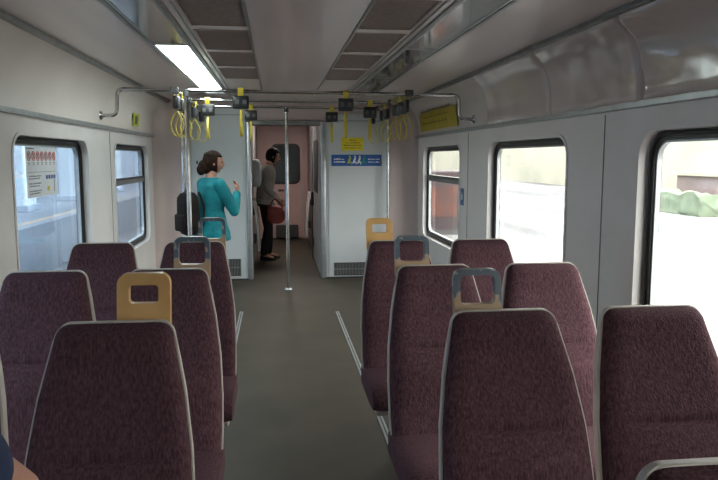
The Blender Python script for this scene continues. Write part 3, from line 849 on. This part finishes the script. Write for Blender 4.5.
def facebits(t, R, c, s=1.0):
    for sx in (-1, 1):
        bm = bmesh.new(); bmesh.ops.create_uvsphere(bm, u_segments=12, v_segments=8, radius=.0095 * s, matrix=M.Translation(V(c) + R @ V((sx * .031 * s, .0755 * s, .006 * s))))
        link('eye', bm, 'eye', t, smooth=True)
    bm = bmesh.new(); bmesh.ops.create_uvsphere(bm, u_segments=12, v_segments=8, radius=1, matrix=M.Translation(V(c) + R @ V((0, .0855 * s, -.052 * s))) @ R @ M.Diagonal((.021 * s, .006 * s, .006 * s, 1)))
    link('lips', bm, 'lip', t, smooth=True)
def person(label, loc, rz, sp):
    """sp: dict of joints in a local frame facing +Y; x is the figure's right"""
    t = thing('person', label, 'person', loc, None, rz)
    k = sp.get('s', 1.0); g = sp
    bm = bmesh.new()
    sd = V(g.get('side', (1, 0, 0))).normalized()
    def ax(a, b):
        d = (V(b) - V(a)).normalized(); fw = d.cross(sd) * -1; return fw.normalized()
    pel, wai, che, nek, hd = V(g['pelvis']), V(g['waist']), V(g['chest']), V(g['neck']), V(g['head'])
    fw = ax(pel, nek)
    T = g.get('torso', ((.15, .11), (.125, .092), (.150, .105), (.06, .055)))
    def torso(bm, gr, low=None, top=True):
        s_ = [(pel - (wai - pel).normalized() * .05, T[0][0] * .9 + gr, T[0][1] * .9 + gr, sd, fw)] if low is None else low
        s_ += [(pel, T[0][0] + gr, T[0][1] + gr, sd, fw), (wai, T[1][0] + gr, T[1][1] + gr, sd, fw), (che, T[2][0] + gr, T[2][1] + gr, sd, fw),
              (che.lerp(nek, .55), T[2][0] * .98 + gr, T[2][1] * .86 + gr, sd, fw), (che.lerp(nek, .85), T[2][0] * .62 + gr, T[2][1] * .66 + gr, sd, fw), (nek, T[3][0] + gr * .7, T[3][1] + gr * .7, sd, fw)]
        loft(bm, s_, 24)
    torso(bm, 0)
    limb(bm, [nek - V((0, 0, .02)), nek.lerp(hd, .55), hd - (hd - nek).normalized() * .03], [.054 * k, .049 * k, .05 * k])
    R = head(bm, hd, g['face'], g.get('headup', (0, 0, 1)), k)
    for a in ('armR', 'armL'):
        sh, el, wr = g[a][:3]; limb(bm, [sh, el, wr], [.047 * k, .037 * k, .024 * k])
        h = g[a][3]; hand(bm, wr, h[0], h[1], h[2], k * .95, h[3])
    for a in ('legR', 'legL'):
        hp, kn, an, to = [V(q) for q in g[a]]; limb(bm, [hp, kn, an], [.078 * k, .052 * k, .036 * k]); limb(bm, [an - V((0, 0, .02)), to], [.036 * k, .028 * k])
    body = fused('body', bm, 'skin', t, .0065, 3)
    facebits(t, R, hd, k)
    # top
    bm = bmesh.new(); low = None
    if 'hem' in g:
        hz = g['hem']; low = [(V((pel.x, pel.y, hz)), T[0][0] * 1.10 + .02, T[0][1] * 1.22 + .02, sd, fw), (V((pel.x, pel.y, hz + .07)), T[0][0] * 1.07 + .02, T[0][1] * 1.15 + .02, sd, fw)]
    torso(bm, .013, low)
    fr = g.get('sleeve', .96)
    for a in ('armR', 'armL'):
        sh, el, wr = [V(q) for q in g[a][:3]]
        if fr < .5: e2 = sh.lerp(el, fr * 2); limb(bm, [sh, e2], [.064 * k, .058 * k])
        else: limb(bm, [sh, el, el.lerp(wr, fr)], [.066 * k, .052 * k, .040 * k])
    o = fused('top', bm, g['topm'], t, .008, 4)
    # trousers
    bm = bmesh.new()
    loft(bm, [(pel - V((0, 0, .10 if g.get('sit') is None else .04)), T[0][0] * .85, T[0][1] * .9, sd, fw), (pel, T[0][0] + .012, T[0][1] + .012, sd, fw), (pel.lerp(wai, .6), T[1][0] + .010, T[1][1] + .010, sd, fw)], 20)
    for a in ('legR', 'legL'):
        hp, kn, an, to = [V(q) for q in g[a]]; limb(bm, [hp, kn, kn.lerp(an, .95)], [.092 * k, .067 * k, .056 * k])
    fused('trousers', bm, g['trm'], t, .009, 4)
    for a in ('legR', 'legL'):
        hp, kn, an, to = [V(q) for q in g[a]]
        bm = bmesh.new(); d = to - an; d.z = 0; d.normalize(); s2 = V((-d.y, d.x, 0)); b0 = V((an.x, an.y, to.z))
        secs = []
        for q, w, h_ in ((-.055, .030, .06), (-.03, .040, .085), (.03, .042, .075), (.09, .047, .05), (.14, .044, .038), (.175, .025, .024)):
            secs.append((b0 + d * q * k + V((0, 0, -.03 + h_ / 2 * k)), w * k, h_ / 2 * k, s2, Z_))
        loft(bm, secs, 14); link('shoe', bm, g.get('shoem', 'black'), t, smooth=50)
    # hair
    bm = bmesh.new()
    ic = bmesh.ops.create_icosphere(bm, subdivisions=5, radius=1)
    keep = []
    for v in ic['verts']:
        x, y, z = v.co; 
        nz = 1 + .03 * noise.noise(V((x * 5, y * 5, z * 2)))
        v.co = V((x * .083, (y - .10) * .105, z * .118 + .008)) * nz * k
    # cut the face opening
    dele = [v for v in bm.verts if (v.co.y > (.035 if v.co.z < .06 * k else .09) * k and v.co.z < .072 * k) or v.co.z < -.10 * k]
    bmesh.ops.delete(bm, geom=dele, context='VERTS')
    for v in bm.verts: v.co = R @ v.co + hd
    sweepless = [e for e in bm.edges if e.is_boundary]
    ex = bmesh.ops.extrude_edge_only(bm, edges=sweepless)
    for v in [q for q in ex['geom'] if isinstance(q, bmesh.types.BMVert)]: v.co = hd + (v.co - hd) * .80
    hr = link('hair', bm, g['hairm'], t, smooth=True)
    if 'bun' in g:
        bm = bmesh.new()
        for (px, py, pz), (sx, sy, sz) in g['bun']:
            ic = bmesh.ops.create_icosphere(bm, subdivisions=3, radius=1)
            for v in ic['verts']:
                q = v.co.copy(); nz = 1 + .10 * noise.noise(q * 3 + V((px * 30, 0, 0)))
                v.co = R @ V((px + q.x * sx * nz, py + q.y * sy * nz, pz + q.z * sz * nz)) * k + hd
        fused('hair_knot', bm, g['hairm'], t, .006, 2)
    return t, R

# woman in teal, seen from behind at three-quarter, head in profile to the right
girl = dict(s=.93, pelvis=(0, 0, .82), waist=(0, -.01, .96), chest=(0, .0, 1.11), neck=(0, -.005, 1.27), head=(.01, .03, 1.405),
            face=(.45, .9, -.04), torso=((.165, .12), (.135, .105), (.15, .11), (.055, .05)), hem=.68, topm='teal', trm='jeans', hairm='hair',
            armR=((.155, 0, 1.205), (.205, .12, .955), (.13, .20, 1.12), ((-.25, .3, .9), (-.7, -.5, .1), (-.1, -.8, .3), .75)),
            armL=((-.155, 0, 1.205), (-.20, .06, .955), (-.10, .17, 1.09), ((.3, .5, .7), (.7, -.4, .1), (.1, -.8, .3), .75)),
            legR=((.08, 0, .80), (.085, .01, .44), (.085, -.01, .09), (.09, .10, .035)), legL=((-.08, 0, .80), (-.085, .03, .44), (-.085, .0, .09), (-.09, .11, .035)),
            bun=[((0, -.10, -.035), (.062, .055, .062)), ((0, -.125, -.075), (.06, .045, .055)), ((.0, -.055, -.07), (.06, .06, .05)), ((0, -.02, .07), (.075, .085, .045))])
person('woman in a teal top with dark tied-back hair standing in profile by the left cabinet', (-.60, 6.62, 0), math.radians(-55), girl)
bpy.context.view_layer.update()

# person in the doorway
man = dict(s=.96, pelvis=(0, 0, .86), waist=(0, .01, 1.01), chest=(0, .03, 1.18), neck=(0, .06, 1.36), head=(0, .13, 1.475), headup=(0, .2, 1),
           face=(0, .95, -.25), torso=((.15, .11), (.14, .105), (.165, .12), (.058, .055)), hem=.80, topm='greige', trm='black', hairm='hairb',
           armR=((.165, .03, 1.28), (.20, .03, 1.02), (.15, .19, .86), ((-.2, .5, -.7), (-.8, 0, .1), (0, .8, .3), .6)),
           armL=((-.165, .03, 1.28), (-.20, .04, 1.02), (-.13, .19, .86), ((.2, .5, -.7), (.8, 0, .1), (0, .8, .3), .6)),
           legR=((.08, 0, .84), (.085, .04, .46), (.085, -.03, .09), (.09, .09, .035)), legL=((-.08, 0, .84), (-.085, .06, .46), (-.085, .05, .09), (-.09, .17, .035)))
pm, Rm = person('dark-haired person in grey-beige top and black trousers standing in the doorway with a red bag', (-.155, 9.9, 0), math.radians(-85), man)
# red bag carried at the hip
t = thing('shoulder_bag', 'red-brown bag held at the hip by the person in the doorway', 'bag', (-.0, 9.66, .55))
bm = bmesh.new(); ic = bmesh.ops.create_icosphere(bm, subdivisions=4, radius=1)
for v in ic['verts']:
    x, y, z = v.co; nz = 1 + .1 * noise.noise(v.co * 2.5)
    f = lambda q: math.copysign(abs(q) ** .7, q)
    v.co = V((f(x) * .125, f(y) * .055, f(z) * .12 + .11)) * nz
link('bag_body', bm, 'redbag', t, smooth=True)
bm = bmesh.new(); sweep(bm, [V((-.10 + .2 * i / 14, 0, .2 + .13 * math.sin(PI * i / 14))) for i in range(15)], .009, 8); link('handle', bm, 'redbag', t, smooth=True)
# pale backpack on the back
t = thing('backpack', 'pale grey-blue bag on the back of the person in the doorway', 'bag', (-.262, 9.66, 1.05))
bm = bmesh.new(); ic = bmesh.ops.create_icosphere(bm, subdivisions=4, radius=1)
for v in ic['verts']:
    x, y, z = v.co; f = lambda q: math.copysign(abs(q) ** .6, q)
    v.co = V((f(x) * .075, f(y) * .13, f(z) * .19 + .19))
link('bag_body', bm, 'palebag', t, smooth=True)
bm = bmesh.new(); box(bm, -.095, -.06, -.085, .085, .05, .2, .02, 3); link('front_pocket', bm, 'palebag', t, smooth=50)
# dark backpack of the woman
t = thing('backpack', 'dark brown-black backpack on the back of the woman in teal, behind the left pole', 'bag', (-.80, 6.48, .72), None, math.radians(35))
bm = bmesh.new(); ic = bmesh.ops.create_icosphere(bm, subdivisions=4, radius=1)
for v in ic['verts']:
    x, y, z = v.co; f = lambda q: math.copysign(abs(q) ** .6, q)
    v.co = V((f(x) * .075, f(y) * .13, f(z) * .2 + .22)) * (1 + .05 * noise.noise(v.co * 3))
link('bag_body', bm, 'bag', t, smooth=True)
bm = bmesh.new(); box(bm, -.10, -.06, -.09, .09, .06, .22, .02, 3); link('front_pocket', bm, 'bag', t, smooth=50)
bm = bmesh.new()
for y in (-.08, .08): sweep(bm, [V((.07 + .05 * math.sin(PI * i / 12), y, .08 + .34 * i / 12)) for i in range(13)], .012, 8)
link('strap', bm, 'black', t, smooth=True)
bm = bmesh.new(); sweep(bm, [V((0, -.04 + .08 * i / 10, .41 + .04 * math.sin(PI * i / 10))) for i in range(11)], .008, 8); link('top_loop', bm, 'black', t, smooth=True)

# person seated at the bottom-left corner, shoulder and arm just inside the frame
sit = dict(s=1.0, sit=1, pelvis=(0, 0, .57), waist=(0, -.03, .75), chest=(0, -.05, .97), neck=(0, -.07, 1.20), head=(.02, -.04, 1.37),
           face=(.2, .95, -.1), torso=((.155, .11), (.14, .10), (.165, .11), (.06, .056)), topm='navy', trm='jeans', hairm='hairb', sleeve=.21,
           armR=((.18, -.04, 1.12), (.23, .02, .84), (.16, .24, .68), ((-.1, 1, -.1), (0, 0, -1), (-1, 0, 0), .3)),
           armL=((-.150, -.17, 1.155), (-.175, -.345, 1.02), (-.12, -.46, .85), ((.1, -.5, -1), (0, 1, -.5), (1, 0, 0), .4)),
           legR=((.09, .05, .56), (.10, .46, .54), (.10, .48, .10), (.11, .60, .035)), legL=((-.09, .05, .56), (-.10, .46, .54), (-.10, .48, .10), (-.11, .60, .035)))
person('person in navy short-sleeved top seated at bottom left corner, only shoulder and arm showing', (-.515, .54, 0), math.radians(180), sit)

# ------------------------------------------------------------------ outside
def flat(name, x0, x1, y0, y1, z0, z1, m, lab=None):
    o = link(name, box(bmesh.new(), x0, x1, y0, y1, z0, z1), m); return struct(o, lab)
flat('ground', -60, 60, -40, 120, -1.3, -1.12, 'track')
flat('platform_right', 2.05, 40, -30, 90, -1.1, -.06, 'platR', 'bright pale platform on the right')
flat('platform_left', -14, -5.15, -30, 90, -1.1, 0, 'platL', 'blue-grey platform across the tracks on the left')
tag(link('platform_line', box(bmesh.new(), -5.62, -5.42, -30, 90, 0, .006), 'orange'), 'faded orange safety line along the left platform', 'painted line')
for i, (x, lab) in enumerate(((-2.6, 'nearer'), (-4.1, 'farther'))):
    tag(link('track_rail', box(bmesh.new(), x - .04, x + .04, -30, 90, -1.12, -.98, .01), 'rail'), '%s of the two steel rails outside the left windows' % lab, 'rail', 'track rails on the left')
pp = None
for i, y in enumerate((6.8, 11.6, 15.2, 20, 25, 31, 38)):
    lab = '%s white station pillar from the near end, outside the left windows' % names[i]
    if pp is None:
        pp = thing('station_pillar', lab, 'pillar', (-7.0, y, 0), 'station pillars')
        link('shaft', box(bmesh.new(), -.3, .3, -.45, .45, 0, 4.2, .05), 'pillar', pp); link('base', box(bmesh.new(), -.38, .38, -.53, .53, 0, .18, .02), 'swall', pp)
    else: dup(pp, (-7.0, y, 0), lab)
flat('station_wall_left', -11.2, -11, -30, 90, 0, 3.9, 'swall', 'blue-white station wall on the left')
# right side: pale boundary wall, kiosk, hedge and red hut
flat('boundary_wall_right', 16, 16.3, -30, 90, -.06, 2.1, 'cream', 'sunlit cream wall beyond the right platform')
t = thing('platform_kiosk', 'dark maroon and orange cabinet on the platform outside the far right window', 'kiosk', (3.45, 14.2, -.06))
link('body', box(bmesh.new(), -.5, .5, -.9, .9, 0, 1.25, .03), 'redk', t); link('orange_panel', box(bmesh.new(), -.46, .1, -.92, -.9, .35, .95, .005), 'redo', t); link('plinth', box(bmesh.new(), -.53, .53, -.93, .93, 0, .1), 'steel', t)
t = thing('red_hut', 'pale red hut far behind the near right window', 'hut', (13.2, 18.5, -.06))
link('walls', box(bmesh.new(), -1.1, 1.1, -1.2, 1.2, 0, 1.0), 'redh', t); link('roof', box(bmesh.new(), -1.25, 1.25, -1.35, 1.35, 1.0, 1.1), 'cream', t)
bm = bmesh.new()
box(bm, -.4, .4, -4, 4, -.06, .5); bmesh.ops.subdivide_edges(bm, edges=bm.edges[:], cuts=24, use_grid_fill=True)
for v in bm.verts:
    if v.co.z > 0: v.co += V([noise.noise(v.co * 3 + V((k * 7, 0, 0))) * .14 for k in range(3)])
h = link('hedge', bm, 'greenh', smooth=True); h.location = (11.2, 20.5, 0); tag(h, 'low green hedge far outside the near right window', 'hedge')

# ------------------------------------------------------------------ world, camera, view
w = bpy.data.worlds.new('sky'); sc.world = w; w.use_nodes = True
N = w.node_tree.nodes; L = w.node_tree.links; bg = N['Background']
tc = N.new('ShaderNodeTexCoord'); sx = N.new('ShaderNodeSeparateXYZ'); L.new(tc.outputs['Generated'], sx.inputs[0])
mr = N.new('ShaderNodeMapRange'); mr.inputs['From Min'].default_value = -.8; mr.inputs['From Max'].default_value = .8
mr.inputs['To Min'].default_value = .0; mr.inputs['To Max'].default_value = 1
L.new(sx.outputs['X'], mr.inputs['Value'])
rp = N.new('ShaderNodeValToRGB'); L.new(mr.outputs[0], rp.inputs[0])
rp.color_ramp.elements[0].color = (.47, .465, .47, 1); rp.color_ramp.elements[1].color = (1.0, .955, .90, 1)
L.new(rp.outputs[0], bg.inputs[0]); bg.inputs[1].default_value = 7.5

f = 690.; th = math.atan(82 / f); psi = math.atan(84 / math.hypot(f, 82))
F = V((math.sin(psi) * math.cos(th), math.cos(psi) * math.cos(th), -math.sin(th))); R = V((math.cos(psi), -math.sin(psi), 0)); U = R.cross(F)
cd = bpy.data.cameras.new('camera'); cam = bpy.data.objects.new('camera', cd); COL.objects.link(cam)
mw = M(((R.x, U.x, -F.x, 0), (R.y, U.y, -F.y, 0), (R.z, U.z, -F.z, 1.45), (0, 0, 0, 1)))
cam.matrix_world = mw; cd.sensor_width = 36; cd.lens = f / 718 * 36; cd.clip_start = .02; cd.clip_end = 300
sc.camera = cam
sc.view_settings.view_transform = 'Standard'; sc.view_settings.look = 'None'; sc.view_settings.gamma = 1; sc.view_settings.exposure = .68
